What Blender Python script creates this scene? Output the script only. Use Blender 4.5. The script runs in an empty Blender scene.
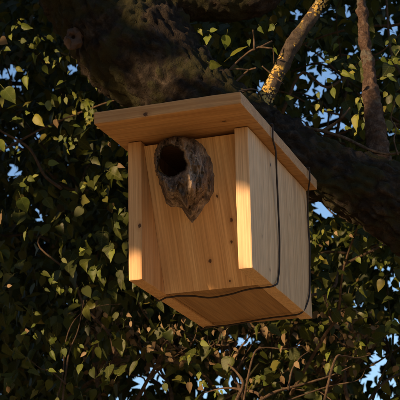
import bpy, bmesh, math, random
import numpy as np
from mathutils import Vector, Matrix, Euler, noise as mnoise

random.seed(7)
rng = np.random.default_rng(11)
S = bpy.context.scene
C = S.collection
PI = math.pi
Z0 = 2.075                       # height of the nest box's bottom above the ground

# ------------------------------------------------------------------ camera
cam_d = bpy.data.cameras.new('camera')
cam = bpy.data.objects.new('camera', cam_d)
C.objects.link(cam)
CAM_LOC = Vector((0.6642, -1.7165, -0.475 + Z0))
CAM_EUL = Euler([math.radians(a) for a in (107.8205, 1.2299, 18.3748)], 'XYZ')
F_PX = 1362.14                   # focal length in photo pixels (400 px wide)
cam.location = CAM_LOC
cam.rotation_euler = CAM_EUL
cam_d.sensor_width = 36
cam_d.lens = 36 * F_PX / 400
cam_d.clip_start = 0.05
cam_d.clip_end = 2000
cam_d.dof.use_dof = True
cam_d.dof.focus_distance = 1.95
cam_d.dof.aperture_fstop = 30
S.camera = cam

# ------------------------------------------------------------------ light
SUN_EL, SUN_AZ = math.radians(17), math.radians(36)      # azimuth: from the box's front (-y) towards -x
SUN = Vector((-math.sin(SUN_AZ) * math.cos(SUN_EL), -math.cos(SUN_AZ) * math.cos(SUN_EL), math.sin(SUN_EL)))
world = bpy.data.worlds.new('World')
S.world = world
world.use_nodes = True
wn = world.node_tree.nodes
wl = world.node_tree.links
bg = wn['Background']
sky = wn.new('ShaderNodeTexSky')
sky.sky_type = 'NISHITA'
sky.sun_disc = False
sky.sun_elevation = SUN_EL
sky.sun_rotation = math.atan2(SUN.x, SUN.y)
sky.air_density = 1.0
sky.dust_density = 0.6
sky.ozone_density = 3.0
wl.new(sky.outputs[0], bg.inputs[0])
bg.inputs[1].default_value = 0.056
sun_d = bpy.data.lights.new('sun', 'SUN')
sun_d.energy = 2.5
sun_d.angle = math.radians(0.53)
sun_d.color = (1.0, 0.66, 0.36)
sun = bpy.data.objects.new('sun', sun_d)
C.objects.link(sun)
sun.location = (0, 0, 12)
sun.rotation_euler = SUN.to_track_quat('Z', 'Y').to_euler()
S.view_settings.view_transform = 'Standard'
S.view_settings.look = 'None'
S.view_settings.gamma = 1
S.view_settings.use_curve_mapping = False
S.view_settings.exposure = 1.84
S.cycles.max_bounces = 4
S.cycles.diffuse_bounces = 3
S.cycles.glossy_bounces = 2
S.cycles.transmission_bounces = 4

# ------------------------------------------------------------------ helpers
RC = CAM_EUL.to_matrix()


def ray(px, py):
    return (RC @ Vector(((px - 200) / F_PX, (200 - py) / F_PX, -1))).normalized()


def hit_plane(px, py, p0, n):
    d = ray(px, py)
    t = (Vector(p0) - CAM_LOC).dot(Vector(n)) / d.dot(Vector(n))
    return CAM_LOC + d * t


def hit_x(px, py, v):
    return hit_plane(px, py, (v, 0, 0), (1, 0, 0))


def hit_y(px, py, v):
    return hit_plane(px, py, (0, v, 0), (0, 1, 0))


def hit_z(px, py, v):
    return hit_plane(px, py, (0, 0, v), (0, 0, 1))


RCn = np.array(RC)
CLn = np.array(CAM_LOC)


def project(P):
    q = (P - CLn) @ RCn
    return 200 + F_PX * q[:, 0] / -q[:, 2], 200 - F_PX * q[:, 1] / -q[:, 2], -q[:, 2]


def px_m(p):
    return -(RC.transposed() @ (Vector(p) - CAM_LOC)).z / F_PX      # metres per photo pixel at p


def link(name, me, mat=None, parent=None, smooth=False):
    o = bpy.data.objects.new(name, me)
    C.objects.link(o)
    if mat and not me.materials:
        me.materials.append(mat)
    if smooth:
        me.polygons.foreach_set('use_smooth', np.ones(len(me.polygons), dtype=bool))
    if parent:
        o.parent = parent
    return o


def tag(o, label=None, cat=None, group=None, kind=None):
    if label: o['label'] = label
    if cat: o['category'] = cat
    if group: o['group'] = group
    if kind: o['kind'] = kind
    return o


def empty(name, loc, label, cat, group=None):
    o = bpy.data.objects.new(name, None)
    C.objects.link(o)
    o.location = loc
    o.empty_display_size = 0.1
    return tag(o, label, cat, group)


def attach(o, parent):
    """parent o (built in world coordinates) to an Empty at a known location, without moving it"""
    o.parent = parent
    o.matrix_parent_inverse = Matrix.Translation(parent.location).inverted()
    return o


def hexa(name, co, mat, parent, bevel=0.0015, seg=2, rough=0.0):
    """co: 8 corners, bottom loop then top loop"""
    bm = bmesh.new()
    v = [bm.verts.new(c) for c in co]
    for f in ((3, 2, 1, 0), (4, 5, 6, 7), (0, 1, 5, 4), (1, 2, 6, 5), (2, 3, 7, 6), (3, 0, 4, 7)):
        bm.faces.new([v[i] for i in f])
    bmesh.ops.recalc_face_normals(bm, faces=bm.faces)
    bmesh.ops.bevel(bm, geom=list(bm.edges), offset=bevel, segments=seg, affect='EDGES', profile=0.6)
    if rough:
        bmesh.ops.subdivide_edges(bm, edges=[e for e in bm.edges if e.calc_length() > 0.02], cuts=14, use_grid_fill=True)
        for w in bm.verts:
            w.co += mnoise.noise_vector(w.co * 55) * rough
    me = bpy.data.meshes.new(name)
    bm.to_mesh(me)
    bm.free()
    return link(name, me, mat, parent)


def box8(x0, x1, y0, y1, z0, z1, z2=None):
    z2 = z1 if z2 is None else z2        # z2: top height at y1
    return [(x0, y0, z0), (x1, y0, z0), (x1, y1, z0), (x0, y1, z0), (x0, y0, z1), (x1, y0, z1), (x1, y1, z2), (x0, y1, z2)]


def catmull(P, R, n):
    P = [np.array(p, float) for p in P]
    P = [2 * P[0] - P[1]] + P + [2 * P[-1] - P[-2]]
    R = [R[0]] + list(R) + [R[-1]]
    m = len(P) - 3
    out, rad = [], []
    for k in range(n):
        u = k / (n - 1) * m
        i = min(int(u), m - 1)
        t = u - i
        a, b, c, d = P[i:i + 4]
        out.append(0.5 * (2 * b + (c - a) * t + (2 * a - 5 * b + 4 * c - d) * t * t + (3 * b - a - 3 * c + d) * t ** 3))
        rad.append(R[i + 1] * (1 - t) + R[i + 2] * t)
    return np.array(out), np.array(rad)


def tube_data(pts, rad, sides, disp=None, base=0):
    n = len(pts)
    T = np.gradient(pts, axis=0)
    T /= np.linalg.norm(T, axis=1)[:, None] + 1e-12
    up = np.array((0, 0, 1.0)) if abs(T[0][2]) < 0.9 else np.array((1.0, 0, 0))
    u = np.cross(T[0], up)
    u /= np.linalg.norm(u)
    V = []
    L = 0.0
    for i in range(n):
        if i: L += np.linalg.norm(pts[i] - pts[i - 1])
        u = u - T[i] * np.dot(u, T[i])
        u /= np.linalg.norm(u)
        w = np.cross(T[i], u)
        for k in range(sides):
            a = 2 * PI * k / sides
            r = rad[i]
            d = u * math.cos(a) + w * math.sin(a)
            if disp: r = r + disp(a, L, rad[i], pts[i] + d * rad[i])
            V.append(pts[i] + d * r)
    F = []
    for i in range(n - 1):
        for k in range(sides):
            k2 = (k + 1) % sides
            F.append((base + i * sides + k, base + i * sides + k2, base + (i + 1) * sides + k2, base + (i + 1) * sides + k))
    F.append(tuple(base + k for k in range(sides))[::-1])
    F.append(tuple(base + (n - 1) * sides + k for k in range(sides)))
    return V, F


def tube(name, P, R, mat, parent=None, n=40, sides=8, disp=None, smooth=True, offset=None):
    pts, rad = catmull(P, R, n)
    V, F = tube_data(pts, rad, sides, disp)
    me = bpy.data.meshes.new(name)
    me.from_pydata([tuple(v) for v in V], [], F)
    o = link(name, me, mat, None, smooth)
    if parent: attach(o, parent)
    return o


# ------------------------------------------------------------------ materials
class NT:
    def __init__(self, name):
        self.m = bpy.data.materials.new(name)
        self.m.use_nodes = True
        self.t = self.m.node_tree
        self.b = self.t.nodes['Principled BSDF']
        self.out = self.t.nodes['Material Output']

    def n(self, kind, **kw):
        x = self.t.nodes.new('ShaderNode' + kind)
        for k, v in kw.items():
            setattr(x, k, v)
        return x

    def l(self, a, b):
        self.t.links.new(a, b)

    def val(self, sock, v):
        if isinstance(v, bpy.types.NodeSocket): self.l(v, sock)
        else: sock.default_value = v

    def math(self, op, a, b=0.0, c=0.0, clamp=False):
        x = self.n('Math', operation=op, use_clamp=clamp)
        for i, v in enumerate((a, b, c)): self.val(x.inputs[i], v)
        return x.outputs[0]

    def mapping(self, scale, loc=(0, 0, 0), rot=(0, 0, 0), src=None):
        if src is None: src = self.n('TexCoord').outputs['Object']
        m = self.n('Mapping')
        self.l(src, m.inputs[0])
        m.inputs['Scale'].default_value = scale
        m.inputs['Location'].default_value = loc
        m.inputs['Rotation'].default_value = rot
        return m.outputs[0]

    def noise(self, vec, scale, detail=3, rough=0.55, dist=0.0):
        x = self.n('TexNoise')
        self.l(vec, x.inputs['Vector'])
        x.inputs['Scale'].default_value = scale
        x.inputs['Detail'].default_value = detail
        x.inputs['Roughness'].default_value = rough
        x.inputs['Distortion'].default_value = dist
        return x.outputs[0]

    def ramp(self, fac, stops, interp='LINEAR'):
        r = self.n('ValToRGB')
        r.color_ramp.interpolation = interp
        e = r.color_ramp.elements
        while len(e) < len(stops): e.new(0.5)
        for el, (p, c) in zip(e, stops):
            el.position = p
            el.color = (*c, 1) if len(c) == 3 else c
        self.l(fac, r.inputs[0])
        return r.outputs[0]

    def mix(self, fac, a, b, mode='MIX'):
        x = self.n('Mix', data_type='RGBA', blend_type=mode)
        self.val(x.inputs[0], fac)
        for i, v in ((6, a), (7, b)):
            if isinstance(v, tuple): v = (*v, 1) if len(v) == 3 else v
            self.val(x.inputs[i], v)
        return x.outputs[2]

    def bump(self, h, strength=0.3, dist=0.002):
        x = self.n('Bump')
        x.inputs['Strength'].default_value = strength
        x.inputs['Distance'].default_value = dist
        self.l(h, x.inputs['Height'])
        self.l(x.outputs[0], self.b.inputs['Normal'])


def wood(name, axis, light, dark, knots=(), seed=0.0, ring=26, stain=0.0, also=None):
    """sawn softwood; axis = index of the grain direction, knots = (x, y, z, radius) in the box's coordinates"""
    t = NT(name)
    sc = [1.0, 1.0, 1.0]
    sc[axis] = 0.055
    if also is not None: sc[also] = 0.055
    v = t.mapping(tuple(sc), (seed, seed * 0.7, seed * 1.3))
    coord = t.n('TexCoord').outputs['Object']
    base = t.noise(v, 9, 2, 0.5, 0.25)
    rings = t.math('SINE', t.math('MULTIPLY', base, ring * 3.0))
    rings = t.math('MULTIPLY_ADD', rings, 0.5, 0.5)
    rings = t.math('POWER', rings, 2.6)
    broad = t.noise(t.mapping((1, 1, 1), (seed * 3, 1, 2)), 6, 2)
    sc2 = [420.0, 420.0, 420.0]
    sc2[axis] = 9.0
    if also is not None: sc2[also] = 9.0
    fib = t.noise(t.mapping(tuple(sc2)), 1.0, 3, 0.6)
    col = t.mix(t.math('MULTIPLY', rings, 0.7), light, dark)
    col = t.mix(t.math('MULTIPLY', broad, 0.4), col, tuple(c * 0.72 for c in light), 'MIX')
    col = t.mix(t.ramp(fib, [(0.35, (0, 0, 0)), (0.72, (0.7,) * 3)]), col, tuple(c * 0.55 for c in dark))
    if stain:
        st = t.noise(t.mapping((14, 14, 5), (seed, 4, 2)), 1, 4, 0.6)
        col = t.mix(t.ramp(st, [(0.52, (0, 0, 0)), (0.75, (stain,) * 3)]), col, (0.16, 0.12, 0.085))
    for k in knots:
        s = [1.0 / k[3]] * 3
        s[axis] *= 0.72
        mp = t.n('Mapping')
        t.l(coord, mp.inputs[0])
        mp.inputs['Scale'].default_value = s
        mp.inputs['Location'].default_value = tuple(-k[i] * s[i] for i in range(3))
        ln = t.n('VectorMath', operation='LENGTH')
        t.l(mp.outputs[0], ln.inputs[0])
        d = t.math('ADD', ln.outputs['Value'], t.math('MULTIPLY_ADD', t.noise(coord, 330, 3, 0.7), 1.8, -0.9))
        m = t.n('MapRange')
        t.l(d, m.inputs[0])
        for i, q in ((1, 2.6), (2, 1.0), (3, 0.0), (4, 0.45)): m.inputs[i].default_value = q
        col = t.mix(m.outputs[0], col, tuple(c * 0.62 for c in dark))
        m = t.n('MapRange')
        t.l(d, m.inputs[0])
        for i, q in ((1, 1.0), (2, 0.6), (3, 0.0), (4, 0.95)): m.inputs[i].default_value = q
        col = t.mix(m.outputs[0], col, (0.06, 0.026, 0.012))
    t.l(col, t.b.inputs['Base Color'])
    t.b.inputs['Roughness'].default_value = 0.62
    t.b.inputs['Specular IOR Level'].default_value = 0.3
    t.bump(t.math('ADD', fib, t.math('MULTIPLY', rings, 0.5)), 0.35, 0.0006)
    return t.m


def bark(name, c1, c2, c3, moss=None, moss_amt=0.0, scale=1.0):
    t = NT(name)
    co = t.mapping((scale,) * 3)
    a = t.noise(co, 38, 7, 0.72, 0.5)
    b = t.noise(co, 70, 5, 0.7)
    col = t.ramp(a, [(0.28, c1), (0.5, c2), (0.72, c3)])
    col = t.mix(t.ramp(b, [(0.35, (0, 0, 0)), (0.7, (0.6,) * 3)]), col, tuple(x * 0.45 for x in c1))
    if moss:
        mm = t.noise(co, 9, 5, 0.7)
        lo = 0.62 - moss_amt * 0.35
        col = t.mix(t.ramp(mm, [(lo, (0, 0, 0)), (lo + 0.07, (0.9,) * 3)]), col, t.mix(b, tuple(x * 0.5 for x in moss), moss))
    t.l(col, t.b.inputs['Base Color'])
    t.b.inputs['Roughness'].default_value = 0.9
    t.b.inputs['Specular IOR Level'].default_value = 0.15
    t.bump(t.math('ADD', a, t.math('MULTIPLY', b, 0.6)), 1.0, 0.014)
    return t.m


def leafmat(name, stops, trans=(0.22, 0.26, 0.03), tf=0.3, rough=0.38, tmix=0.5, veins=False):
    t = NT(name)
    geo = t.n('NewGeometry')
    oi = t.n('ObjectInfo')
    r = t.math('FRACT', t.math('ADD', geo.outputs['Random Per Island'], oi.outputs['Random']))
    col = t.ramp(r, stops)
    co = t.n('TexCoord').outputs['Object']
    nz = t.noise(co, 60, 3)
    col = t.mix(t.ramp(nz, [(0.3, (0, 0, 0)), (0.8, (0.5,) * 3)]), col, t.mix(0.5, col, (0.06, 0.055, 0.02)))
    if veins:                            # single leaves: pale midrib and side veins, blemishes
        sx = t.n('SeparateXYZ')
        t.l(co, sx.inputs[0])
        ax = t.math('ABSOLUTE', sx.outputs[0])
        mid = t.math('LESS_THAN', ax, 0.014)
        sv = t.math('SINE', t.math('MULTIPLY', t.math('SUBTRACT', sx.outputs[1], t.math('MULTIPLY', ax, 0.9)), 38.0))
        sv = t.math('MULTIPLY', t.math('GREATER_THAN', sv, 0.9), 0.55)
        vm = t.math('MAXIMUM', mid, sv)
        col = t.mix(t.math('MULTIPLY', vm, 0.4), col, t.mix(0.5, col, (0.35, 0.36, 0.14)))
        bl = t.noise(t.mapping((1, 1, 1), (3.1, 0, 0)), 5, 4, 0.7)
        col = t.mix(t.ramp(bl, [(0.56, (0, 0, 0)), (0.70, (0.6,) * 3)]), col, (0.10, 0.065, 0.02))
    t.l(col, t.b.inputs['Base Color'])
    t.b.inputs['Roughness'].default_value = rough
    t.b.inputs['Specular IOR Level'].default_value = 0.25
    tr = t.n('BsdfTranslucent')
    t.l(t.mix(tmix, col, trans), tr.inputs[0])
    ms = t.n('MixShader')
    ms.inputs[0].default_value = tf
    t.l(t.b.outputs[0], ms.inputs[1])
    t.l(tr.outputs[0], ms.inputs[2])
    t.l(ms.outputs[0], t.out.inputs[0])
    t.bump(nz, 0.25, 0.001)
    return t.m


def plain(name, col, rough=0.6, var=0.3, scale=80):
    t = NT(name)
    n_ = t.noise(t.mapping((1, 1, 1)), scale, 4)
    t.l(t.mix(t.math('MULTIPLY', n_, var * 2), col, tuple(c * 0.45 for c in col)), t.b.inputs['Base Color'])
    t.b.inputs['Roughness'].default_value = rough
    t.bump(n_, 0.3, 0.001)
    return t.m


# ------------------------------------------------------------------ ground
gm = NT('ground_warm_bounce')  # unseen ground, coloured pale and warm to bounce light onto the box
gco = gm.mapping((1, 1, 1))
gcol = gm.ramp(gm.noise(gco, 1.2, 6, 0.65), [(0.3, (0.27, 0.185, 0.08)), (0.55, (0.38, 0.265, 0.12)), (0.75, (0.46, 0.335, 0.17))])
gm.l(gcol, gm.b.inputs['Base Color'])
gm.b.inputs['Roughness'].default_value = 0.95
gm.bump(gm.noise(gco, 30, 5), 0.8, 0.03)
me = bpy.data.meshes.new('ground')
g = 60
gv, gf = [], []
for i in range(g + 1):
    for j in range(g + 1):
        x = (i / g * 2 - 1); y = (j / g * 2 - 1)
        X = 900 * math.copysign(abs(x) ** 3, x); Y = 900 * math.copysign(abs(y) ** 3, y)
        gv.append((X, Y, 0.03 * mnoise.noise(Vector((X * 0.4, Y * 0.4, 0)))))
for i in range(g):
    for j in range(g):
        a = i * (g + 1) + j
        gf.append((a, a + g + 1, a + g + 2, a + 1))
me.from_pydata(gv, [], gf)
tag(link('ground', me, gm.m, None, True), kind='structure')

# ------------------------------------------------------------------ nest box (built in its own coordinates: x width, y depth, z up)
W, D, HF, HB, TH = 0.18, 0.336, 0.2056, 0.2132, 0.0205
OL, OR, OF, OB, RT, PI_ = 0.0164, 0.0166, 0.088, 0.0061, 0.0175, 0.0936
slope = (HB - HF) / D
nest = empty('nest_box', (0, 0, Z0), 'pale pine nest box with slanted front and bark-ringed hole, wired to the leaning trunk', 'nest box')
OFFZ = Vector((0, 0, Z0))


def loc(p):
    return Vector(p) - OFFZ


YT = 0.010                          # the front panel leans: nearly flush at the top, set back at the bottom
pt_top, pt_bot = Vector((0, YT, HF - 0.006)), Vector((0, PI_, 0.0))
pn_dir = (pt_top - pt_bot).normalized()
p_norm = Vector((0, -pn_dir.z, pn_dir.y))          # points out of the box and down


def on_front(px, py, h=0.0):
    return loc(hit_plane(px, py, pt_bot + OFFZ + p_norm * h, p_norm))


kn = [(*on_front(*q), r) for q, r in (((231.5, 220), 0.0026), ((231.5, 242), 0.0020), ((210, 261), 0.0027), ((230, 281), 0.0018), ((217, 196), 0.002))]
m_front = wood('pine_front', 2, (0.75, 0.45, 0.185), (0.56, 0.285, 0.095), kn, 1.7, 40, also=1)
ks = [(*loc(hit_x(*q, W + Z0 * 0)), r) for q, r in (((270.5, 165), 0.0022), ((270, 270), 0.0025), ((259, 140), 0.0012), ((262, 236), 0.0016), ((290, 215), 0.002))]
m_side = wood('pine_side', 2, (0.76, 0.50, 0.265), (0.61, 0.365, 0.17), ks, 5.1, 36, 0.35)
kl = [(0.017, 0.0, 0.078, 0.0028)]
m_left = wood('pine_left', 2, (0.70, 0.425, 0.20), (0.55, 0.28, 0.10), kl, 9.4, 34)
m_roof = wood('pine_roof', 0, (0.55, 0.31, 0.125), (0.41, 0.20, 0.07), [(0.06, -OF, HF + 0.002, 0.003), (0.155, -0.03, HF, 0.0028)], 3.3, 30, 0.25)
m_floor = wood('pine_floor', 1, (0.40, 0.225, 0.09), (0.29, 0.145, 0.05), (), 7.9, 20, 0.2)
G = 0.0012
hexa('side_panel', box8(0, TH, 0, D, 0, HF - G, HB - G), m_left, nest, 0.0016, rough=0.0004)
hexa('side_panel', box8(W - TH, W, 0, D, 0, HF - G, HB - G), m_side, nest, 0.0016, rough=0.0004)
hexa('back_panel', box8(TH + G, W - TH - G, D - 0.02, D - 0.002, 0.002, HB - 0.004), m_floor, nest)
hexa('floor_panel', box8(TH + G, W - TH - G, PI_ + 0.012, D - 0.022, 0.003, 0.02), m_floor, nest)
# roof board
sy = lambda y: HF + slope * y
nz = Vector((0, -slope, 1)).normalized() * RT
rb = [Vector(c) for c in ((-OL, -OF, sy(-OF)), (W + OR, -OF, sy(-OF)), (W + OR, D + OB, sy(D + OB)), (-OL, D + OB, sy(D + OB)))]
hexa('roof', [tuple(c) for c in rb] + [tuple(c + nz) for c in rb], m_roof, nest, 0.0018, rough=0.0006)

# front panel with its round entrance hole
HC = on_front(172.5, 162)              # hole centre, behind the bark hollow
bm = bmesh.new()
x0, x1 = TH + 0.0003, W - TH - 0.0003
PTK = 0.018
top_l = (pt_top - pt_bot).length
hr = 0.027
hv = (HC - pt_bot).dot(pn_dir)
N = 28


def panel_pt(x, v, h):
    return Vector((x, 0, 0)) + pt_bot + pn_dir * v + p_norm * h


ring_o, ring_i, back_o, back_i = [], [], [], []
for k in range(N):
    a = 2 * PI * (k + 0.5) / N
    cx, cv = math.cos(a), math.sin(a)
    ts = []
    if cx > 1e-6: ts.append((x1 - HC.x) / cx)
    if cx < -1e-6: ts.append((x0 - HC.x) / cx)
    if cv > 1e-6: ts.append((top_l - hv) / cv)
    if cv < -1e-6: ts.append((0 - hv) / cv)
    r = min(ts)
    for lst, h, rr in ((ring_o, 0, r), (ring_i, 0, hr), (back_o, -PTK, r), (back_i, -PTK, hr)):
        lst.append(bm.verts.new(panel_pt(HC.x + cx * rr, hv + cv * rr, h)))
cor = {}
for h in (0, -PTK):
    for ix, x in enumerate((x0, x1)):
        for iv, v in enumerate((0, top_l)):
            cor[(h, ix, iv)] = bm.verts.new(panel_pt(x, v, h))


def side_of(vert):
    q = vert.co - pt_bot
    v = q.dot(pn_dir)
    if abs(vert.co.x - x1) < 1e-5: return 'R'
    if abs(vert.co.x - x0) < 1e-5: return 'L'
    return 'T' if v > top_l / 2 else 'B'


cmap = {('R', 'T'): (1, 1), ('T', 'L'): (0, 1), ('L', 'B'): (0, 0), ('B', 'R'): (1, 0)}
for k in range(N):
    k2 = (k + 1) % N
    s1, s2 = side_of(ring_o[k]), side_of(ring_o[k2])
    f, b = [ring_i[k], ring_o[k]], [back_i[k], back_o[k]]
    rim_f, rim_b = [ring_o[k]], [back_o[k]]
    if s1 != s2:
        c = cmap[(s1, s2)]
        f.append(cor[(0, *c)]); b.append(cor[(-PTK, *c)])
        rim_f.append(cor[(0, *c)]); rim_b.append(cor[(-PTK, *c)])
    f += [ring_o[k2], ring_i[k2]]; b += [back_o[k2], back_i[k2]]
    rim_f.append(ring_o[k2]); rim_b.append(back_o[k2])
    bm.faces.new(f); bm.faces.new(b[::-1])
    for q in range(len(rim_f) - 1):
        bm.faces.new((rim_f[q], rim_b[q], rim_b[q + 1], rim_f[q + 1]))
    bm.faces.new((ring_i[k], ring_i[k2], back_i[k2], back_i[k]))
bmesh.ops.recalc_face_normals(bm, faces=bm.faces)
me = bpy.data.meshes.new('front_panel')
bm.to_mesh(me); bm.free()
link('front_panel', me, m_front, nest)

# bark hollow fixed round the hole: an open lip, a bulging body and two torn points below
OUT = [(153.8, 162), (155, 150), (160, 142), (168, 138), (176, 134.5), (184, 137), (195, 139), (204, 146), (211, 159), (214.5, 175), (213.5, 190),
       (209, 201), (203, 209), (198, 217), (192, 223.5), (187, 217), (181.5, 208), (176, 206.5), (171, 207), (166, 203.5), (163.5, 195), (160, 184), (156, 172)]
OC = (172.0, 161.5)
NA, NS = 220, 48


def out_r(a):
    dx, dy = math.cos(a), math.sin(a)
    best = 0
    for i in range(len(OUT)):
        ax, ay = OUT[i][0] - OC[0], OUT[i][1] - OC[1]
        bx, by = OUT[(i + 1) % len(OUT)][0] - OC[0], OUT[(i + 1) % len(OUT)][1] - OC[1]
        ex, ey = bx - ax, by - ay
        den = dx * ey - dy * ex
        if abs(den) < 1e-9: continue
        t = (ax * ey - ay * ex) / den
        u = (ax * dy - ay * dx) / den
        if t > 0 and -1e-6 <= u <= 1 + 1e-6: best = max(best, t)
    return best


def open_r(a):
    r = 1 / math.sqrt((math.cos(a) / 14.6) ** 2 + (math.sin(a) / 17.0) ** 2)
    return r * (1 + 0.06 * math.sin(3 * a + 0.6) + 0.04 * math.sin(5 * a))


V, F = [], []
rows = NS + 9
pale = []
for ri in range(rows):
    for k in range(NA):
        a = 2 * PI * k / NA
        ro, rp = out_r(a), open_r(a)
        ro += 1.5 * mnoise.noise(Vector((math.cos(a) * 7, math.sin(a) * 7, 0))) + 0.8 * mnoise.noise(Vector((math.cos(a) * 19, math.sin(a) * 19, 3)))
        rp += 1.6 * mnoise.noise(Vector((math.cos(a) * 3.1, math.sin(a) * 3.1, 6))) + 0.8 * mnoise.noise(Vector((math.cos(a) * 9, math.sin(a) * 9, 8)))
        rp = min(rp, ro - 1.6)
        right = 0.5 + 0.5 * math.cos(a - 0.35)
        lip = 0.016 + 0.022 * right + 0.006 * math.sin(2 * a + 1)
        if ri < 9:                       # throat, running in through the panel's hole
            q = 1 - ri / 9
            h = lip * (1 - q) + (-0.03) * q
            rr = rp * (1 - 0.12 * q)
        else:
            s = (ri - 9) / (NS - 1)
            rr = rp + (ro - rp) * s
            body = (1 - s ** 2.2)
            hump = 0.030 * math.sin(min(s * 1.25, 1) * PI) * max(0, math.cos(a - 0.9)) ** 0.8
            h = lip * body + hump * (1 - s ** 6) + 0.0008
            h *= (1 - s ** 9)
        px, py = OC[0] + rr * math.cos(a), OC[1] + rr * math.sin(a)
        if ri >= 9:
            e = min(1, (1 - s) * 4) * min(1, s * 8 + 0.3)
            f = mnoise.noise(Vector((px * 1.6, py * 0.7, 5.0))) * 0.0022 + mnoise.noise(Vector((px * 0.16, py * 0.05, 3.0))) * 0.013 + mnoise.noise(Vector((px * 0.42, py * 0.13, 9.0))) * 0.012 \
                + mnoise.noise(Vector((px * 0.9, py * 0.5, 1.0))) * 0.005
            h = max(h + f * e, 0.0004 * (s < 0.999))
            # pale ridge standing up on the side of the lip
            h += 0.015 * math.exp(-((px - 187.5 - 0.12 * (py - 160)) / 3.4) ** 2) * (1 if py < 190 else max(0, 1 - (py - 190) / 22)) * e
        V.append(on_front(px, py, h))
        pale.append(math.exp(-((px - 187 - 0.12 * (py - 160)) / 4.5) ** 2) * (1 if py < 180 else max(0, 1 - (py - 180) / 25)) if ri >= 9 else 0.0)
for ri in range(rows - 1):
    for k in range(NA):
        k2 = (k + 1) % NA
        F.append((ri * NA + k, (ri + 1) * NA + k, (ri + 1) * NA + k2, ri * NA + k2))
me = bpy.data.meshes.new('bark_hollow')
me.from_pydata([tuple(v) for v in V], [], F)
bt = NT('weathered_bark')
bco = bt.mapping((1, 1, 0.35))
n1 = bt.noise(bco, 60, 5, 0.65, 0.6)
n2 = bt.noise(bco, 190, 4, 0.7)
bc = bt.ramp(n1, [(0.34, (0.025, 0.018, 0.014)), (0.46, (0.15, 0.11, 0.085)), (0.57, (0.32, 0.25, 0.195)), (0.69, (0.50, 0.41, 0.33))])
bc = bt.mix(bt.ramp(n2, [(0.4, (0, 0, 0)), (0.66, (0.75,) * 3)]), bc, (0.045, 0.03, 0.022))
me.attributes.new('pale', 'FLOAT', 'POINT').data.foreach_set('value', pale)
at = bt.n('Attribute', attribute_name='pale')
bc = bt.mix(bt.math('MULTIPLY', at.outputs['Fac'], bt.math('MULTIPLY_ADD', n2, 1.2, -0.1, True)), bc, (0.46, 0.34, 0.24))
bt.l(bc, bt.b.inputs['Base Color'])
bt.b.inputs['Roughness'].default_value = 0.9
bt.bump(bt.math('ADD', n1, n2), 0.8, 0.003)
bo = link('bark_hollow', me, bt.m, nest, True)
bo['label'] = 'weathered grey-brown bark hollow with torn pointed foot around the entrance hole'

# ------------------------------------------------------------------ leaning trunk and its limbs
m_bark = bark('old_bark', (0.010, 0.008, 0.006), (0.032, 0.024, 0.017), (0.11, 0.085, 0.062), (0.042, 0.040, 0.015), 0.38)
m_bark2 = bark('young_bark', (0.045, 0.03, 0.022), (0.16, 0.098, 0.066), (0.34, 0.25, 0.185), (0.25, 0.235, 0.18), 0.22, 2.6)
m_lich = bark('lichen_bark', (0.05, 0.038, 0.027), (0.12, 0.09, 0.065), (0.22, 0.18, 0.13), (0.26, 0.19, 0.05), 0.12, 1.4)
m_twig = bark('twig_bark', (0.10, 0.065, 0.04), (0.20, 0.135, 0.085), (0.30, 0.21, 0.14), None, 0, 2.0)


def bark_disp(amp, la=1.0):
    def f(a, L, r, p):
        q = Vector((math.cos(a) * r * 34, math.sin(a) * r * 34, L * 9.0 * la))
        rid = 1 - abs(mnoise.noise(q + mnoise.noise_vector(q * 0.6) * 0.8)) * 3.2
        q2 = Vector(p) * 38
        big = mnoise.noise(Vector(p) * 7)
        if r > 0.03:
            vd = mnoise.voronoi(Vector((math.cos(a) * r * 64, math.sin(a) * r * 64, L * 20 * la)) + mnoise.noise_vector(Vector(p) * 30) * 0.5)[0]
            rid = min((vd[1] - vd[0]) * 2.4, 1.0) * 1.05 - 0.4
        return amp * (0.9 * rid + 0.8 * mnoise.noise(q2) + 2.2 * big + 0.7 * mnoise.noise(q2 * 2.3))
    return f


def lp(px, py, extra=0.0):
    """a point behind the box on the trunk's plane"""
    return hit_y(px, py, D + 0.118 + extra)


tp = [(-.0,)]
TRK = [((10, -330), 0.08, .05), ((30, -190), 0.095, .03), ((66, -80), 0.108, .0), ((104, -6), 0.112, .0), ((143, 52), 0.098, .0), ((210, 112), 0.072, .0),
       ((280, 152), 0.060, .0), ((345, 182), 0.056, .02), ((405, 212), 0.060, .05), ((480, 270), 0.068, .10), ((560, 370), 0.08, .16), ((610, 560), 0.095, .22), ((630, 800), 0.11, .26)]
trunk_pts = [lp(*p, e) for p, r, e in TRK]
trunk_rad = [r for p, r, e in TRK]
last = trunk_pts[-1]
trunk_pts += [Vector((last.x + 0.03, last.y + 0.03, 0.35)), Vector((last.x + 0.03, last.y + 0.03, -0.1))]
trunk_rad += [0.135, 0.20]
base = trunk_pts[-1]
old = empty('leaning_tree', (base.x, base.y, 0), 'dark gnarled leaning tree trunk carrying the nest box, with rough mossy bark', 'tree')
tube('trunk', trunk_pts, trunk_rad, m_bark, old, n=620, sides=128, disp=bark_disp(0.0085))
# limb along the top of the picture
tube('limb', [lp(120, -6), lp(165, -14), lp(205, -6, .03), lp(250, -8, .06), lp(300, -38, .12), lp(370, -90, .2), lp(450, -190, .3)],
     [0.07, 0.062, 0.048, 0.042, 0.036, 0.028, 0.018], m_bark, old, n=200, sides=48, disp=bark_disp(0.005))
tube('limb', [lp(85, -60), lp(30, -40, .02), lp(-10, -46, .05), lp(-70, -70, .1), lp(-160, -150, .1)],
     [0.06, 0.05, 0.042, 0.034, 0.02], m_bark, old, n=140, sides=40, disp=bark_disp(0.0045))
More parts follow.
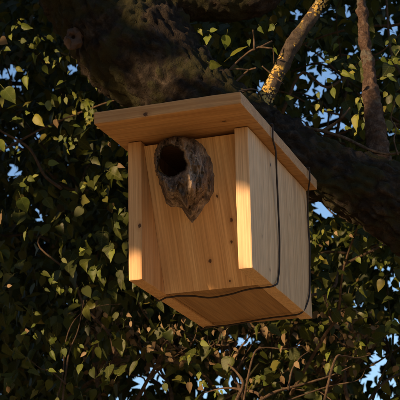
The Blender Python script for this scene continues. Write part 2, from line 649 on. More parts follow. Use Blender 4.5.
# lichen-crusted branch
LB = [((252, 124), 0.0150), ((262, 106), 0.0140), ((271, 88), 0.0125), ((281, 68), 0.0120), ((291, 48), 0.0118), ((304, 28), 0.0112), ((318, 8), 0.0105), ((332, -18), 0.0095), ((346, -60), 0.008), ((352, -130), 0.005)]
lb_pts = [lp(*p, .04 + i * .012) for i, (p, r) in enumerate(LB)]
lb = tube('branch', lb_pts, [r for p, r in LB], m_lich, old, n=130, sides=20, disp=bark_disp(0.0016, 3))
lb['label'] = 'grey branch crusted with yellow lichen'
# upright red-brown branch
BB = [((384, 190), 0.021), ((379, 152), 0.0185), ((374, 118), 0.0165), ((371, 92), 0.0145), ((368, 66), 0.0098), ((365, 40), 0.0092), ((362, 10), 0.0088), ((360, -30), 0.0095), ((352, -110), 0.007)]
bb_pts = [lp(*p, .045 + i * .006) for i, (p, r) in enumerate(BB)]
bbo = tube('branch', bb_pts, [r for p, r in BB], m_bark2, old, n=260, sides=30, disp=lambda a, L, r, p: 0.0036 * mnoise.noise(Vector(p) * 46) + 0.0034 * mnoise.noise(Vector(p) * 110) + 0.0016 * abs(mnoise.noise(Vector(p) * 200)))
bbo['label'] = 'upright flaky red-brown branch'
# thin side twigs
for path, r0 in (([(300, 127), (322, 131), (345, 138), (368, 149), (388, 154), (408, 151)], 0.0036), ([(322, 131), (334, 124), (343, 116), (350, 108)], 0.0030),
                 ([(398, 155), (394, 140), (396, 128), (391, 118), (395, 100)], 0.0016),
                 ([(222, 78), (236, 63), (245, 55), (252, 50), (262, 46), (272, 41)], 0.0022), ([(254, 50), (254, 40), (253, 30)], 0.0020), ([(258, 47), (268, 48), (273, 50), (274, 64)], 0.0016),
                 ([(232, 85), (243, 75), (249, 70), (256, 68)], 0.0021), ([(249, 70), (238, 69), (228, 70)], 0.0014), ([(262, 66), (274, 76), (284, 84)], 0.0014),
                 ([(188, 22), (192, 30), (195, 38), (196, 46)], 0.0018)):
    P = [lp(x, y, 0.02 + 0.03 * random.random()) for x, y in path]
    tube('twig', P, [r0 * (1 - 0.5 * i / len(P)) for i in range(len(P))], m_twig, old, n=26, sides=7, disp=lambda a, L, r, p: r * 0.35 * mnoise.noise(Vector(p) * 90))
# healed pruning scar on the trunk
sc_c = lp(74, 38, -0.085)
V, F = [], []
for i in range(40):
    for k in range(18):
        a, b = 2 * PI * i / 40, 2 * PI * k / 18
        R_, r_ = 0.0105, 0.0072
        rr = R_ + r_ * math.cos(b)
        q = Vector((rr * math.cos(a), -r_ * math.sin(b) * 1.2, rr * math.sin(a) * 1.25))
        q += mnoise.noise_vector(q * 95 + Vector((3, 1, 7))) * 0.006 + mnoise.noise_vector(q * 300) * 0.002
        V.append(tuple(sc_c + q))
        F.append((i * 18 + k, ((i + 1) % 40) * 18 + k, ((i + 1) % 40) * 18 + (k + 1) % 18, i * 18 + (k + 1) % 18))
me = bpy.data.meshes.new('knot')
me.from_pydata(V, [], F)
attach(link('knot', me, plain('knot_wood', (0.085, 0.05, 0.032), 0.9, 0.6, 160), None, True), old)
# lichen crusts on the branch
pts, rad = catmull(lb_pts, [r for p, r in LB], 200)
V, F = [], []
for k in range(760):
    u = random.choice((random.gauss(26, 6), random.gauss(44, 6), random.gauss(84, 8), random.gauss(60, 7), random.gauss(136, 8)))
    i = int(min(max(u, 2), 196))
    t_ = Vector(pts[i + 1] - pts[i - 1]).normalized()
    d = (Vector((random.gauss(-.35, .8), random.gauss(-.7, .6), random.gauss(.2, .6))))
    d = (d - t_ * d.dot(t_)).normalized()
    c = Vector(pts[i]) + d * (rad[i] * 1.03)
    e1 = t_; e2 = d.cross(t_)
    R_ = random.uniform(0.0012, 0.0034)
    b0 = len(V)
    V.append(tuple(c + d * R_ * 0.28))
    m_ = 8
    for q in range(m_):
        a = 2 * PI * q / m_
        rr = R_ * random.uniform(0.6, 1.15)
        V.append(tuple(c + (e1 * math.cos(a) + e2 * math.sin(a)) * rr + d * R_ * random.uniform(-0.1, 0.45)))
    for q in range(m_): F.append((b0, b0 + 1 + q, b0 + 1 + (q + 1) % m_))
me = bpy.data.meshes.new('lichen')
me.from_pydata(V, [], F)
lt = NT('yellow_lichen')
lt.l(lt.ramp(lt.n('NewGeometry').outputs['Random Per Island'], [(0, (0.30, 0.19, 0.025)), (0.6, (0.42, 0.27, 0.05)), (1, (0.36, 0.31, 0.16))]), lt.b.inputs['Base Color'])
lt.b.inputs['Roughness'].default_value = 0.9
lo = link('lichen', me, lt.m, lb)
lo['kind'] = 'stuff'

# ------------------------------------------------------------------ wires
m_wire = plain('dark_wire', (0.03, 0.019, 0.013), 0.85, 0.2, 300)


def wire(name, P, label, r=0.00135):
    P2, R2 = catmull(P, [r] * len(P), 260)
    P2 = np.array([p + np.array(mnoise.noise_vector(Vector(p) * 28)) * 0.0009 for p in P2])
    V, F = tube_data(P2, R2, 8)
    me = bpy.data.meshes.new(name)
    me.from_pydata([tuple(v) for v in V], [], F)
    return tag(link(name, me, m_wire, None, True), label, 'wire', 'wires tying the nest box to the trunk')


e = 0.0022
roof_z = lambda y: Z0 + sy(y) + RT + e
tc = Vector(catmull([trunk_pts[5], trunk_pts[6]], [0, 0], 3)[0][1])


t_ax = (trunk_pts[6] - trunk_pts[5]).normalized()
t_fr = (Vector((0, -1, 0)) - t_ax * Vector((0, -1, 0)).dot(t_ax)).normalized()
t_up = t_ax.cross(t_fr)
if t_up.z < 0: t_up = -t_up


def over_trunk(x_right, x_left, y):
    ringp = [tc + t_ax * (0.012 * (k - 2.5)) + (t_fr * math.cos(k * 1.2566) + t_up * math.sin(k * 1.2566)) * 0.074 for k in range(6)]
    return [Vector((x_right - 0.03, y + 0.01, roof_z(y)))] + ringp + [Vector((x_left + 0.03, y + 0.01, roof_z(y)))]


a = hit_x(272.5, 129, W + OR + e)
P = [Vector((a.x, a.y, Z0 + sy(a.y) - 0.001)), hit_x(275.5, 152, W + 0.0105), hit_x(277.3, 180, W + 0.007), hit_x(278.5, 215, W + 0.004), hit_x(279.5, 250, W + e), hit_x(278.5, 278, W + e),
     hit_z(274, 285.5, Z0 - e), hit_z(256, 288.2, Z0 - e), hit_z(243, 291, Z0 - e), hit_z(228, 295, Z0 - e), hit_z(210, 297.5, Z0 - e), hit_z(192, 295.8, Z0 - e), hit_z(178, 296, Z0 - e), hit_z(167, 297.5, Z0 - e)]
yl = P[-1].y
P += [Vector((-e, yl + 0.004, Z0 + 0.004)), Vector((-e, yl, Z0 + 0.1)), Vector((-OL - e, yl - 0.005, Z0 + sy(yl))), Vector((-OL - e + 0.001, yl - 0.005, roof_z(yl)))]
P = P + over_trunk(W, 0, yl)[::-1] + [Vector((a.x - 0.004, a.y, roof_z(a.y))), Vector((a.x, a.y, roof_z(a.y) - 0.004)), P[0]]
wire('tie_wire', P, "dark thin wire running down the middle of the box's pale side wall")
b1 = hit_x(309.5, 178, W + OR + e)
P = [Vector((b1.x, b1.y, Z0 + sy(b1.y) - 0.001)), hit_x(307.8, 198, W + 0.006), hit_x(308.8, 230, W + e), hit_x(310, 262, W + e), hit_x(310, 288, W + e), hit_x(307.5, 303, W + e),
     hit_z(301, 313, Z0 - e), hit_z(288, 316, Z0 - e), hit_z(262, 319, Z0 - e), hit_z(240, 323.5, Z0 - e), hit_z(222, 326, Z0 - e), hit_z(207, 327, Z0 - e)]
yl = min(P[-1].y, D - 0.01)
P += [Vector((-e, yl, Z0 + 0.004)), Vector((-e, yl, Z0 + 0.1)), Vector((-OL - e, yl, Z0 + sy(yl))), Vector((-OL - e + 0.001, yl, roof_z(yl)))]
P = P + over_trunk(W, 0, D - 0.03)[::-1] + [Vector((b1.x - 0.004, b1.y, roof_z(b1.y))), Vector((b1.x, b1.y, roof_z(b1.y) - 0.004)), P[0]]
wire('tie_wire', P, "dark thin wire running down the rear edge of the box's side wall")

# ------------------------------------------------------------------ leaves
def leaf_template(kind):
    """leaf in the xy plane, stalk end at the origin, tip at +y, length 1; folded and drooping"""
    if kind == 0: key = [(0.0, 0.0), (-0.03, 0.12), (0.02, 0.27), (0.16, 0.39), (0.38, 0.40), (0.64, 0.26), (0.84, 0.10), (1.0, 0.0)]
    elif kind == 1: key = [(0.0, 0.0), (0.03, 0.13), (0.2, 0.27), (0.45, 0.30), (0.7, 0.19), (0.87, 0.08), (1.0, 0.0)]
    else: key = [(0.0, 0.0), (-0.08, 0.16), (0.02, 0.33), (0.20, 0.41), (0.33, 0.47), (0.42, 0.33), (0.56, 0.25), (0.78, 0.15), (1.0, 0.0)]
    kp, kw = catmull([(t, w, 0) for t, w in key], [0] * len(key), 13)
    prof = [(float(q[0]), max(float(q[1]), 0.0)) for q in kp]
    prof[0], prof[-1] = (0.0, 0.0), (1.0, 0.0)
    V, F = [], []
    for t, w in prof:
        zc = -0.16 * t * t
        rip = 0.02 * math.sin(t * 17 + kind)
        V += [(0, max(t, 0), zc)] if w == 0 else [(-w, t, zc + 0.30 * w + rip), (0, max(t, 0.02 + 0.3 * abs(min(t, 0))), zc), (w, t, zc + 0.30 * w - rip)]
    # petiole, a thin strip behind the blade
    n = len(prof)
    F += [(0, 2, 1), (0, 3, 2)]
    for i in range(1, n - 2):
        a = 1 + (i - 1) * 3
        b = a + 3
        F += [(a, a + 1, b + 1), (a, b + 1, b), (a + 1, a + 2, b + 2), (a + 1, b + 2, b + 1)]
    a = 1 + (n - 3) * 3
    t_ = len(V) - 1
    F += [(a, a + 1, t_), (a + 1, a + 2, t_)]
    p = len(V)
    V += [(-0.012, 0.0, 0), (0.012, 0.0, 0), (0.012, -0.42, -0.08), (-0.012, -0.42, -0.08)]
    F += [(p, p + 1, p + 2), (p, p + 2, p + 3)]
    return np.array(V, float), np.array(F, int)


TEMPL = [leaf_template(k) for k in range(3)]
lv = np.array([(0, 0, 0), (-.36, .14, .08), (0, .16, -.01), (.36, .14, .08), (-.32, .5, .05), (0, .52, -.06), (.32, .5, .05), (0, 1, -.16)], float)
lf = np.array([(0, 2, 1), (0, 3, 2), (1, 2, 5), (1, 5, 4), (2, 3, 6), (2, 6, 5), (4, 5, 7), (5, 6, 7)])
TEMPL.append((lv, lf))
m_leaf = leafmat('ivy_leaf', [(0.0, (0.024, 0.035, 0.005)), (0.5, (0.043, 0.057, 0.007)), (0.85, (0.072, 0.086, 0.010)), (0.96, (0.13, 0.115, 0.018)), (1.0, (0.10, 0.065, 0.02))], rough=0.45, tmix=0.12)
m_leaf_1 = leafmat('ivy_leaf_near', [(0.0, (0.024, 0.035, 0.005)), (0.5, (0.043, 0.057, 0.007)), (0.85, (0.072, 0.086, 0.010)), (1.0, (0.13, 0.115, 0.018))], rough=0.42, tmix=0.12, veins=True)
m_leaf_m = leafmat('painted_lit_leaf', [(0.0, (0.06, 0.095, 0.012)), (0.6, (0.09, 0.125, 0.015)), (1.0, (0.14, 0.15, 0.022))], (0.3, 0.32, 0.04), 0.35, veins=True)  # lighter copy of the ivy leaf, sunlight put into its colour
m_leaf_y = leafmat('yellow_lit_leaf', [(0.0, (0.14, 0.19, 0.025)), (0.6, (0.19, 0.23, 0.03)), (1.0, (0.27, 0.24, 0.035))], (0.4, 0.38, 0.05), 0.4, veins=True)  # lightest sunlit copy, sun painted in, some of its yellow real
m_dry = leafmat('dry_leaf', [(0.0, (0.11, 0.068, 0.033)), (0.5, (0.20, 0.13, 0.065)), (1.0, (0.30, 0.215, 0.125))], (0.3, 0.2, 0.08), 0.25, 0.7, veins=True)
m_canopy = plain('canopy_leaf', (0.08, 0.10, 0.03), 0.5, 0.3, 20)


def frames(nrm, tip):
    nrm = nrm / np.linalg.norm(nrm, axis=1)[:, None]
    tip = tip - nrm * np.sum(nrm * tip, axis=1)[:, None]
    tip /= np.linalg.norm(tip, axis=1)[:, None] + 1e-9
    return np.stack([np.cross(tip, nrm), tip, nrm], axis=2)          # columns: x, y, z


WF = lambda n_: np.stack([rng.uniform(0.55, 1.1, n_), np.ones(n_), rng.uniform(-0.4, 2.2, n_)], axis=1)


def mass(name, P, L, Rm, kinds, mat, parent):
    """one mesh of many leaves"""
    vs, fs, off = [], [], 0
    for k in range(4):
        sel = np.where(kinds == k)[0]
        if not len(sel): continue
        tv, tf = TEMPL[k]
        q = np.einsum('nij,nvj->nvi', Rm[sel] * L[sel][:, None, None], tv[None] * WF(len(sel))[:, None, :]) + P[sel][:, None, :]
        vs.append(q.reshape(-1, 3))
        fs.append((tf[None] + (np.arange(len(sel)) * len(tv))[:, None, None] + off).reshape(-1, 3))
        off += len(sel) * len(tv)
    V, F = np.concatenate(vs), np.concatenate(fs)
    me = bpy.data.meshes.new(name)
    me.vertices.add(len(V)); me.vertices.foreach_set('co', V.ravel())
    me.loops.add(len(F) * 3); me.loops.foreach_set('vertex_index', F.ravel().astype(np.int32))
    me.polygons.add(len(F)); me.polygons.foreach_set('loop_start', (np.arange(len(F)) * 3).astype(np.int32))
    me.update(calc_edges=True)
    o = link(name, me, mat, None, True)
    attach(o, parent)
    o['kind'] = 'stuff'
    return o


leaf_me = {}


def leaf_obj(P, L, R3, kind, mat, parent):
    key = (kind, mat.name)
    if key not in leaf_me:
        tv, tf = TEMPL[kind]
        me = bpy.data.meshes.new('leaf')
        me.from_pydata([tuple(v) for v in tv], [], [tuple(f) for f in tf])
        me.materials.append(mat)
        me.polygons.foreach_set('use_smooth', np.ones(len(me.polygons), dtype=bool))
        leaf_me[key] = me
    o = bpy.data.objects.new('leaf', leaf_me[key])
    C.objects.link(o)
    M = Matrix([list(r) for r in R3]).to_4x4() @ Matrix.Diagonal((L * random.uniform(.6, 1.1), L, L * random.uniform(.2, 1.8), 1))
    M.translation = Vector(P)
    o.parent = parent
    o.matrix_parent_inverse = Matrix.Translation(parent.location).inverted()
    o.matrix_basis = M
    return o


# leaves the photograph shows in sunlight: (x, y, size, turn of the tip from straight down, tone) in photo pixels
HERO = [(95, 57, 14, 150, 1), (86, 70, 12, -40, 1), (92, 80, 9, 10, 1), (46, 70, 10, 30, 0), (28, 83, 14, 10, 1), (10, 97, 19, 35, 0), (44, 106, 15, -90, 1), (41, 121, 17, 50, 1),
        (90, 111, 23, 30, 1), (78, 113, 11, 60, 1), (28, 26, 14, 80, 0), (56, 124, 9, 0, 2), (5, 42, 11, 60, 2), (2, 146, 14, 20, 1), (67, 101, 8, 20, 0), (77, 126, 8, 80, 0), (3, 102, 12, 0, 1),
        (110, 145, 5, 30, 2), (24, 206, 17, 20, 0), (54, 163, 11, 90, 0), (122, 166, 8, 70, 2), (65, 182, 6, 80, 1), (68, 220, 7, 30, 0), (114, 257, 14, 10, 1), (84, 252, 8, 80, 1), (102, 275, 12, 15, 0),
        (3, 219, 12, 20, 2), (65, 261, 8, 50, 0), (108, 192, 7, 20, 0), (26, 236, 10, 0, 0), (10, 286, 6, 90, 2), (94, 276, 13, 5, 0), (86, 290, 6, 120, 2), (82, 370, 12, 5, 0), (54, 356, 12, 30, 0),
        (38, 314, 6, 70, 1), (9, 391, 10, 20, 2), (65, 353, 9, 10, 0), (75, 95, 8, 40, 0), (60, 84, 8, -50, 0), (18, 120, 10, 90, 0), (35, 60, 10, -30, 0), (20, 70, 9, 60, 0),
        (209, 42, 11, 5, 1), (238, 50, 20, 130, 1), (224, 43, 16, -20, 0), (216, 64, 12, 80, 0), (214, 31, 8, 80, 1), (201, 33, 7, 30, 1), (250, 44, 8, 10, 0), (262, 30, 8, 40, 0), (270, 28, 9, -60, 0), (275, 52, 8, 10, 0),
        (336, 94, 14, 30, 0), (347, 75, 12, 60, 1), (359, 124, 18, 10, 1), (290, 98, 9, 90, 0), (393, 80, 9, 60, 0), (396, 134, 13, 0, 0), (391, 109, 11, 20, 0), (349, 90, 9, 70, 0), (385, 60, 8, 40, 0), (320, 96, 8, 30, 0), (331, 80, 8, 70, 0),
        (331, 294, 11, 10, 1), (341, 275, 11, 20, 1), (359, 261, 7, 30, 1), (349, 224, 5, 30, 2), (337, 234, 6, 40, 2), (328, 244, 5, 20, 2), (321, 246, 5, 60, 2), (352, 236, 5, 50, 2), (365, 240, 6, 20, 0),
        (394, 334, 11, 60, 1), (330, 358, 10, 10, 1), (328, 369, 12, -10, 0), (339, 371, 10, 30, 0), (372, 344, 6, 80, 1), (384, 344, 6, 70, 1), (350, 320, 6, 30, 0), (312, 330, 7, 20, 0),
        (132, 325, 8, 20, 2), (141, 331, 7, 40, 2), (163, 326, 6, 30, 2), (149, 330, 5, 0, 2), (160, 318, 6, 10, 2), (130, 316, 6, 60, 2), (206, 344, 11, 70, 1), (190, 388, 11, 5, 2), (214, 361, 9, 90, 2),
        (265, 333, 12, 10, 2), (287, 339, 12, 30, 2), (223, 334, 9, -40, 2), (215, 333, 6, 30, 2), (298, 365, 8, 40, 2), (306, 362, 8, 60, 2), (236, 350, 6, 50, 2), (166, 388, 9, 20, 0), (283, 380, 9, 20, 2)]
for cx0, cx1, cy0, cy1, nc in ((0, 118, 24, 150, 26), (0, 120, 150, 300, 8), (318, 400, 40, 140, 12), (318, 400, 215, 345, 9), (10, 120, 330, 395, 4), (150, 300, 335, 395, 6)):
    for _ in range(nc):
        cx, cy = random.uniform(cx0, cx1), random.uniform(cy0, cy1)
        for _ in range(random.randint(2, 5)):
            HERO.append((cx + random.gauss(0, 5), cy + random.gauss(0, 5), random.uniform(4, 8.5), random.uniform(-60, 100), random.choice((0, 0, 0, 1, 1, 2 if cy > 300 else 0))))
HERO = [h for h in HERO if not (h[0] > 52 and h[1] < 48 and h[0] < 198) and not (h[0] > 105 and h[1] < 95 and h[0] < 200)]
hero = []
for (x, y, s, turn, tone) in HERO:
    dep = random.uniform(0.05, 0.20)
    if x < 130 and y > 60: dep = random.uniform(-0.02, 0.22)
    if 198 < x < 290 and y < 70: dep = random.uniform(-0.13, -0.08)
    p = lp(x, y, dep)
    Lh = s * px_m(p)
    a = math.radians(turn)
    right, upv = RC @ Vector((1, 0, 0)), RC @ Vector((0, 1, 0))
    tipv = -upv * math.cos(a) + right * math.sin(a)
    toc = (CAM_LOC - p).normalized()
    nv = (SUN * 0.9 + toc * 0.7 + Vector((random.gauss(0, .45), random.gauss(0, .45), random.gauss(0, .45)))).normalized()
    hero.append((p - tipv * Lh * 0.5, p, Lh, nv, tipv, tone, int(x > 150) + int(x > 290)))
# other places sunlit through gaps cut in the added canopy: (point, radius of the gap)
LIT = [(h[1], h[2] * 0.45 + 0.010) for h in hero]
LIT += [(Vector((0.008, 0, Z0 + 0.0)), 0.020)]
LIT += [(Vector((W - 0.010, 0, Z0 + z)), r) for z, r in ((0.008, 0.024), (0.022, 0.024), (0.038, 0.024), (0.054, 0.024), (0.070, 0.022), (0.086, 0.016), (0.098, 0.006))]
LIT += [(Vector((0.140, 0.075, Z0 + 0.03)), -0.003)]
for i, k in ((1, .05), (2, .05), (3, .05), (4, .05), (6, .05)): LIT.append((lb_pts[i], 0.022))
for i in (4, 5, 6, 7): LIT.append((bb_pts[i], 0.024))
for q in ((108, -16), (340, 137), (365, 148), (385, 153), (247, 70), (246, 54), (254, 42)): LIT.append((lp(*q, -0.08), 0.004))
for gx0, gx1, gy0, gy1, gn in ((0, 100, 40, 150, 16), (0, 110, 150, 260, 5), (320, 400, 60, 140, 8), (330, 400, 220, 330, 4)):
    for _ in range(gn): LIT.append((lp(random.uniform(gx0, gx1), random.uniform(gy0, gy1), random.uniform(.15, .4)), random.uniform(.015, .045)))
LITP = np.array([tuple(p) for p, r in LIT])
LITR = np.array([r for p, r in LIT])
SUNn = np.array(SUN)


def clear_of_sunbeams(P, size, amin=0.03, amax=99, shrink=1.0):
    """True where a leaf at P keeps out of the gaps the sun shines through"""
    ok = np.ones(len(P), bool)
    for p, r in zip(LITP, LITR):
        d = P - p
        al = d @ SUNn
        per = np.linalg.norm(d - al[:, None] * SUNn, axis=1)
        ok &= ~((al > amin) & (al < amax) & (per < r * shrink + size))
    return ok


# gaps where sky shows between the leaves: centre and half-axes in photo pixels, share of leaves missing there
GAPS = [(316, 72, 17, 25, .86), (328, 118, 27, 13, .88), (296, 12, 10, 8, .7), (380, 50, 8, 8, .7), (385, 30, 8, 6, .8), (300, 88, 10, 16, .7), (340, 10, 26, 7, .7), (390, 18, 14, 14, .5), (352, 46, 5, 6, .9), (322, 204, 9, 12, .97), (345, 210, 14, 8, .7), (396, 281, 9, 9, .96), (376, 378, 15, 32, .84), (394, 330, 9, 22, .7),
        (205, 382, 22, 14, .84), (235, 374, 12, 10, .7), (158, 374, 14, 12, .85), (140, 383, 7, 9, .95), (235, 340, 30, 10, .7), (186, 345, 10, 12, .6), (15, 140, 14, 14, .7), (14, 170, 6, 5, .95), (18, 76, 8, 8, .85), (40, 212, 7, 7, .85),
        (72, 66, 5, 5, .9), (262, 86, 7, 8, .95), (48, 244, 6, 8, .6), (120, 396, 12, 8, .7), (255, 360, 8, 8, .6)]

for gx0, gx1, gy0, gy1, gn in ((285, 400, 0, 140, 26), (325, 400, 205, 400, 22), (120, 300, 335, 400, 20), (0, 70, 55, 260, 16)):
    for _ in range(gn): GAPS.append((random.uniform(gx0, gx1), random.uniform(gy0, gy1), random.uniform(1, 4.5), random.uniform(1, 4.5), 0.93))


def gap_keep(P, u):
    x, y, d = project(P)
    keep = np.ones(len(P), bool)
    for cx, cy, rx, ry, s in GAPS:
        keep &= ~((((x - cx) / (rx + 3)) ** 2 + ((y - cy) / (ry + 3)) ** 2 < 1) & (u < 1 - (1 - s) * 0.8))
    return keep


# background plants: three ivy-clad trees
TREES = [((-1.36, 1.6), 'ivy-covered tree dotted with sunlit leaves, beside the small sunlit corner of the box'),
         ((-0.82, 2.75), 'ivy-covered tree standing directly behind the nest box and leaning trunk'),
         ((0.30, 1.9), "ivy-covered tree with blue sky gaps, beyond the box's pale side wall")]
roots = []
m_ivybark = bark('ivy_bark', (0.025, 0.018, 0.012), (0.06, 0.045, 0.03), (0.10, 0.08, 0.055), (0.05, 0.06, 0.02), 0.3)
for i, ((x, y), lab) in enumerate(TREES):
    r = empty('ivy_clad_tree', (x, y, 0), lab, 'tree', 'ivy-clad trees behind the nest box')
    roots.append(r)
    dx = [0.0, -0.1, 0.12][i]
    P = [Vector((x, y, -0.1)), Vector((x + .04, y, 0.8)), Vector((x - .03 + dx * .4, y + .05, 1.7)), Vector((x + .05 + dx, y, 2.7)), Vector((x - .02 + dx * 1.4, y + .1, 3.8)), Vector((x + dx * 2, y, 4.9))]
    rr = [0.075, 0.055, 0.06][i]
    tube('trunk', P, [rr * 1.5, rr * 1.1, rr, rr * .85, rr * .6, rr * .25], m_ivybark, r, n=120, sides=20, disp=bark_disp(0.004))
    for k in range(9):
        z = 1.5 + k * 0.33
        a = k * 2.4 + i
        L = random.uniform(0.7, 1.2)
        p0 = Vector((x + dx * (z / 2.7), y, z))
        d = Vector((math.cos(a), math.sin(a) * 0.6, 0.35))
        Pb = [p0, p0 + d * L * .35 + Vector((0, 0, .05)), p0 + d * L * .7 + Vector((0, 0, .02)), p0 + d * L + Vector((0, 0, .12))]
        tube('limb', Pb, [rr * .35, rr * .26, rr * .17, rr * .06], m_ivybark, r, n=26, sides=8, disp=bark_disp(0.0015))

for own, x0_, x1_, y0_, y1_, cnt in ((2, 285, 410, 10, 135, 16), (1, 150, 260, 345, 420, 8), (2, 350, 410, 320, 420, 6), (0, -10, 110, 60, 330, 12), (2, 315, 400, 215, 330, 6)):
    for k in range(cnt):
        a0 = random.uniform(0, PI)
        q0 = hit_y(random.uniform(x0_, x1_), random.uniform(y0_, y1_), random.uniform(0.75, 1.5))
        d0 = Vector((math.cos(a0), random.gauss(0, .3), abs(math.sin(a0)) * .8))
        Ltw = random.uniform(.12, .3)
        Ptw = [q0 + d0 * Ltw * u_ + Vector((random.gauss(0, .014), random.gauss(0, .014), random.gauss(0, .014))) for u_ in (-.9, -.5, -.1, .3, .7, 1.0)]
        tube('twig', Ptw, [.0036, .0032, .0027, .0022, .0016, .0008], m_twig if k % 3 else m_ivybark, roots[own], n=24, sides=6)

NB = 390000
P = np.stack([rng.uniform(-2.6, 1.5, NB), 0.55 + 3.2 * rng.random(NB), rng.uniform(1.25, 4.7, NB)], axis=1)
px_, py_, d_ = project(P)
sel = (px_ > -170) & (px_ < 570) & (py_ > -190) & (py_ < 590)
P = P[sel]
NB = len(P)
cl = np.array([mnoise.noise(Vector(p) * 3.2) + 0.6 * mnoise.noise(Vector(p) * 8) for p in P])
u = rng.random(NB)
L = rng.uniform(0.016, 0.031, NB) + 0.0068 * P[:, 1]
near = P[:, 1] < 0.62 + 0.25 * np.sin(P[:, 0] * 5 + 1) * np.sin(P[:, 2] * 4)
keep = (cl > -0.42) & gap_keep(P, u) & ~near
# keep the leaves off the leaning trunk and its limbs
tr_pts, tr_rad = catmull(trunk_pts, trunk_rad, 160)
for q, r in zip(tr_pts, tr_rad):
    keep &= np.linalg.norm(P - q, axis=1) > r + 0.05
for pl in (lb_pts, bb_pts):
    for q in catmull(pl, [0] * len(pl), 60)[0]:
        d = P - np.array(CAM_LOC)
        keep &= np.linalg.norm(P - q, axis=1) > 0.07
# nothing hangs between the camera and the two bare branches
xp, yp, dp = project(P)
keep &= clear_of_sunbeams(P, 0.012, 0.02, 1.3, 0.7)
P, L, u, cl = P[keep], L[keep], u[keep], cl[keep]
n = len(P)
out = np.array((-0.25, -0.9, 0.45))
nrm = out + rng.normal(0, 0.55, (n, 3))
tip = np.array((0, 0, -1.0)) + rng.normal(0, 0.55, (n, 3))
Rm = frames(nrm, tip)
kinds = rng.choice([0, 1, 2], n, p=[.5, .28, .22])
kinds[P[:, 1] > 1.45] = 3
tx = np.array([t[0][0] for t in TREES]); ty = np.array([t[0][1] for t in TREES])
xp, yp, dp = project(P)
wob = 18 * np.sin(P[:, 2] * 6) + 10 * np.sin(P[:, 1] * 9)
owner = (xp + wob > 150).astype(int) + (xp + wob > 290)
inframe = (xp > 0) & (xp < 400) & (yp > 0) & (yp < 400)
hidden = (xp > 128) & (xp < 312) & (yp > 110) & (yp < 300)
for i in range(3):
    me_ = owner == i
    hs = [h for h in hero if h[5] != 2 and h[6] == i]
    cand = np.where(me_ & inframe & ~hidden)[0]
    quota = 296 - len(hs)
    cand = cand[kinds[cand] < 3]
    single = cand[np.argsort(dp[cand] / L[cand])][:quota]
    is_s = np.zeros(n, bool); is_s[single] = True
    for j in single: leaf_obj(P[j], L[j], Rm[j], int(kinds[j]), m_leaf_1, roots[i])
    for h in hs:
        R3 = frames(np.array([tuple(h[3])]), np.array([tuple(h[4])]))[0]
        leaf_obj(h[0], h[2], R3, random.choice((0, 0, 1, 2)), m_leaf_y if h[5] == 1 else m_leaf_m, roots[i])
    rest = np.where(me_ & ~is_s)[0]
    mass('foliage', P[rest], L[rest], Rm[rest], kinds[rest], m_leaf, roots[i])

# ------------------------------------------------------------------ dry twiggy shrub under the box
sb = Vector((0.05, 1.0, 0))
shrub = empty('dry_shrub', sb, 'dry bare twiggy shrub with withered tan leaves under the nest box', 'shrub')
tips = []


def grow(p, d, L, r, depth):
    k = 5
    P = [p]
    for i in range(k):
        d = (d + Vector((random.gauss(0, .22), random.gauss(0, .2), random.gauss(0.03, .2)))).normalized()
        P.append(P[-1] + d * L / k)
    tube('stem', P, [r * (1 - 0.5 * i / k) for i in range(k + 1)], m_twig, shrub, n=16, sides=6)
    for i in (2, 3, 4, 5):
        tips.append(P[i])
        if depth > 0 and random.random() < 0.9:
            s = Vector((random.gauss(0, .8), random.gauss(0, .5), random.gauss(.2, .5)))
            grow(P[i], (d * 0.7 + s).normalized(), L * random.uniform(.45, .65), r * 0.55, depth - 1)


for k in range(9):
    tgt = hit_y(60 + k * 36 + random.uniform(-10, 10), 405, 0.85 + random.uniform(0, .35))
    b0 = Vector((sb.x + (tgt.x - sb.x) * 0.3, sb.y + random.uniform(-.1, .1), 0.0))
    mid = b0.lerp(tgt, 0.55) + Vector((random.gauss(0, .05), 0, 0.1))
    tube('stem', [b0, mid, tgt], [0.011, 0.008, 0.0055], m_twig, shrub, n=24, sides=7)
    grow(tgt, Vector((random.gauss(0, .5), random.gauss(0, .2), 0.8)).normalized(), 0.15, 0.0046, 2)
# the paler arching stems
for path, r in (([(226, 430), (236, 402), (243, 385), (238, 374), (228, 364)], .008), ([(270, 410), (258, 394), (243, 390), (225, 388), (203, 393)], .006), ([(255, 404), (275, 392), (300, 385), (330, 376), (352, 366)], .0055),
                ([(280, 404), (300, 396), (330, 386), (358, 380), (366, 368)], .0035), ([(240, 420), (252, 360), (262, 348), (285, 349), (304, 345)], .004), ([(320, 420), (334, 362), (344, 356), (356, 358), (370, 355)], .0045), ([(288, 390), (292, 370), (300, 358), (308, 352)], .004),
                ([(50, 420), (62, 380), (66, 340), (78, 316), (100, 306), (122, 304)], .003), ([(60, 420), (66, 372), (70, 350), (78, 330), (84, 300)], .004), ([(66, 384), (52, 372), (40, 368), (28, 358)], .003)):
    tube('stem', [hit_y(x, y, 0.62 + 0.02 * i) for i, (x, y) in enumerate(path)], [r * px_m(hit_y(200, 380, .65)) / 0.0018 * 0.55 * (1 - 0.72 * i / (len(path) - 1)) for i in range(len(path))], m_twig, shrub, n=30, sides=8, disp=lambda a, L, r, p: r * 0.4 * mnoise.noise(Vector(p) * 60))
T = np.array([tuple(random.choice(tips)) for _ in range(900)]) + rng.normal(0, 0.018, (900, 3))
T = T[gap_keep(T, rng.random(len(T)))]
nT = len(T)
RT_ = frames(np.array((-.2, -.7, .3)) + rng.normal(0, .7, (nT, 3)), np.array((0, 0, -1.)) + rng.normal(0, .8, (nT, 3)))
LT = rng.uniform(0.009, 0.022, nT)
kt = rng.choice([0, 1], nT)
dpt = project(T)[2]
order = np.argsort(dpt / LT)
hs = [h for h in hero if h[5] == 2]
for j in order[:250]: leaf_obj(T[j], LT[j], RT_[j], int(kt[j]), m_dry, shrub)
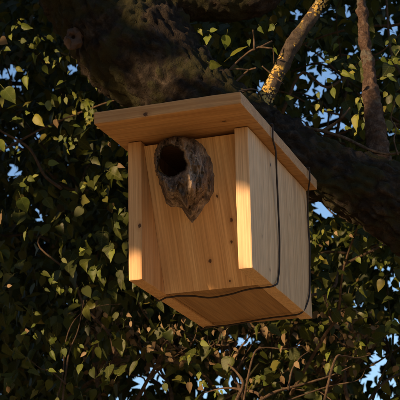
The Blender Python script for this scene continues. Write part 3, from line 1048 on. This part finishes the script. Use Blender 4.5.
for h in hs:
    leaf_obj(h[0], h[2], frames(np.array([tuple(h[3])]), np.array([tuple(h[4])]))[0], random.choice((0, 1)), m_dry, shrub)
rest = order[250:]
mass('foliage', T[rest], LT[rest], RT_[rest], kt[rest], m_dry, shrub)

# ------------------------------------------------------------------ added unseen tree, its crown placed and cut to shade all this
TV = Vector((math.cos(SUN_AZ), -math.sin(SUN_AZ), 0))
SH = Vector((-math.sin(SUN_AZ), -math.cos(SUN_AZ), 0))
ctr = Vector((0.09, 0, 0)) + SH * 2.15
big = empty('added_shade_tree', ctr + TV * -1.6, 'added unseen leafy tree, placed to shade the nest box', 'tree')
bl = big.location
tube('trunk', [bl + Vector((0, 0, -.1)), bl + Vector((.05, 0, .8)), bl + Vector((0, .05, 1.8)), bl + Vector((-.05, 0, 3.2)), bl + Vector((0, 0, 5.2))], [.2, .15, .13, .1, .04], m_bark, big, n=80, sides=20, disp=bark_disp(.006))
for k in range(16):
    z = 1.7 + k * 0.22
    sgn = 1 if k % 2 else -1
    Lk = random.uniform(1.2, 2.3)
    p0 = bl + Vector((0, 0, z))
    lpath = [p0, p0 + TV * sgn * Lk * .4 + Vector((0, 0, .2)) + SH * random.gauss(0, .15), p0 + TV * sgn * Lk + Vector((0, 0, .45)) + SH * random.gauss(0, .3)]
    near_beam = [(q - Vector((W - .01, 0, Z0 + .05))) for q in map(Vector, catmull(lpath, [0] * 3, 60)[0])]
    if min((q - SUN * q.dot(SUN)).length for q in near_beam) < 0.14: continue
    tube('limb', lpath, [.05, .035, .01], m_bark, big, n=16, sides=8)
NO = 88000
tt = rng.uniform(-4.6, 1.25, NO)
zz = rng.uniform(1.7, 6.3, NO)
ss = rng.uniform(-0.5, 0.7, NO)
P = np.array(ctr) + tt[:, None] * np.array(TV) + ss[:, None] * np.array(SH)
P[:, 2] = zz
LO = rng.uniform(0.062, 0.092, NO)
keep = clear_of_sunbeams(P, 0.020, 0.9)
# rounded crown outline
ell = ((tt + 1.65) / 2.95) ** 2 + ((zz - 4.0) / 2.4) ** 2
keep &= ell < 1.25 + 0.15 * np.sin(tt * 5) * np.sin(zz * 4)
P, LO = P[keep], LO[keep]
no = len(P)
Ro = frames(np.array(SUN) * 1.0 + np.array((0, 0, .5)) + rng.normal(0, .6, (no, 3)), np.array((0, 0, -1.)) + rng.normal(0, .5, (no, 3)))
# centre each leaf on its point
P = P - Ro[:, :, 1] * (LO * 0.45)[:, None]
mass('crown', P, LO, Ro, np.full(no, 3), m_canopy, big)
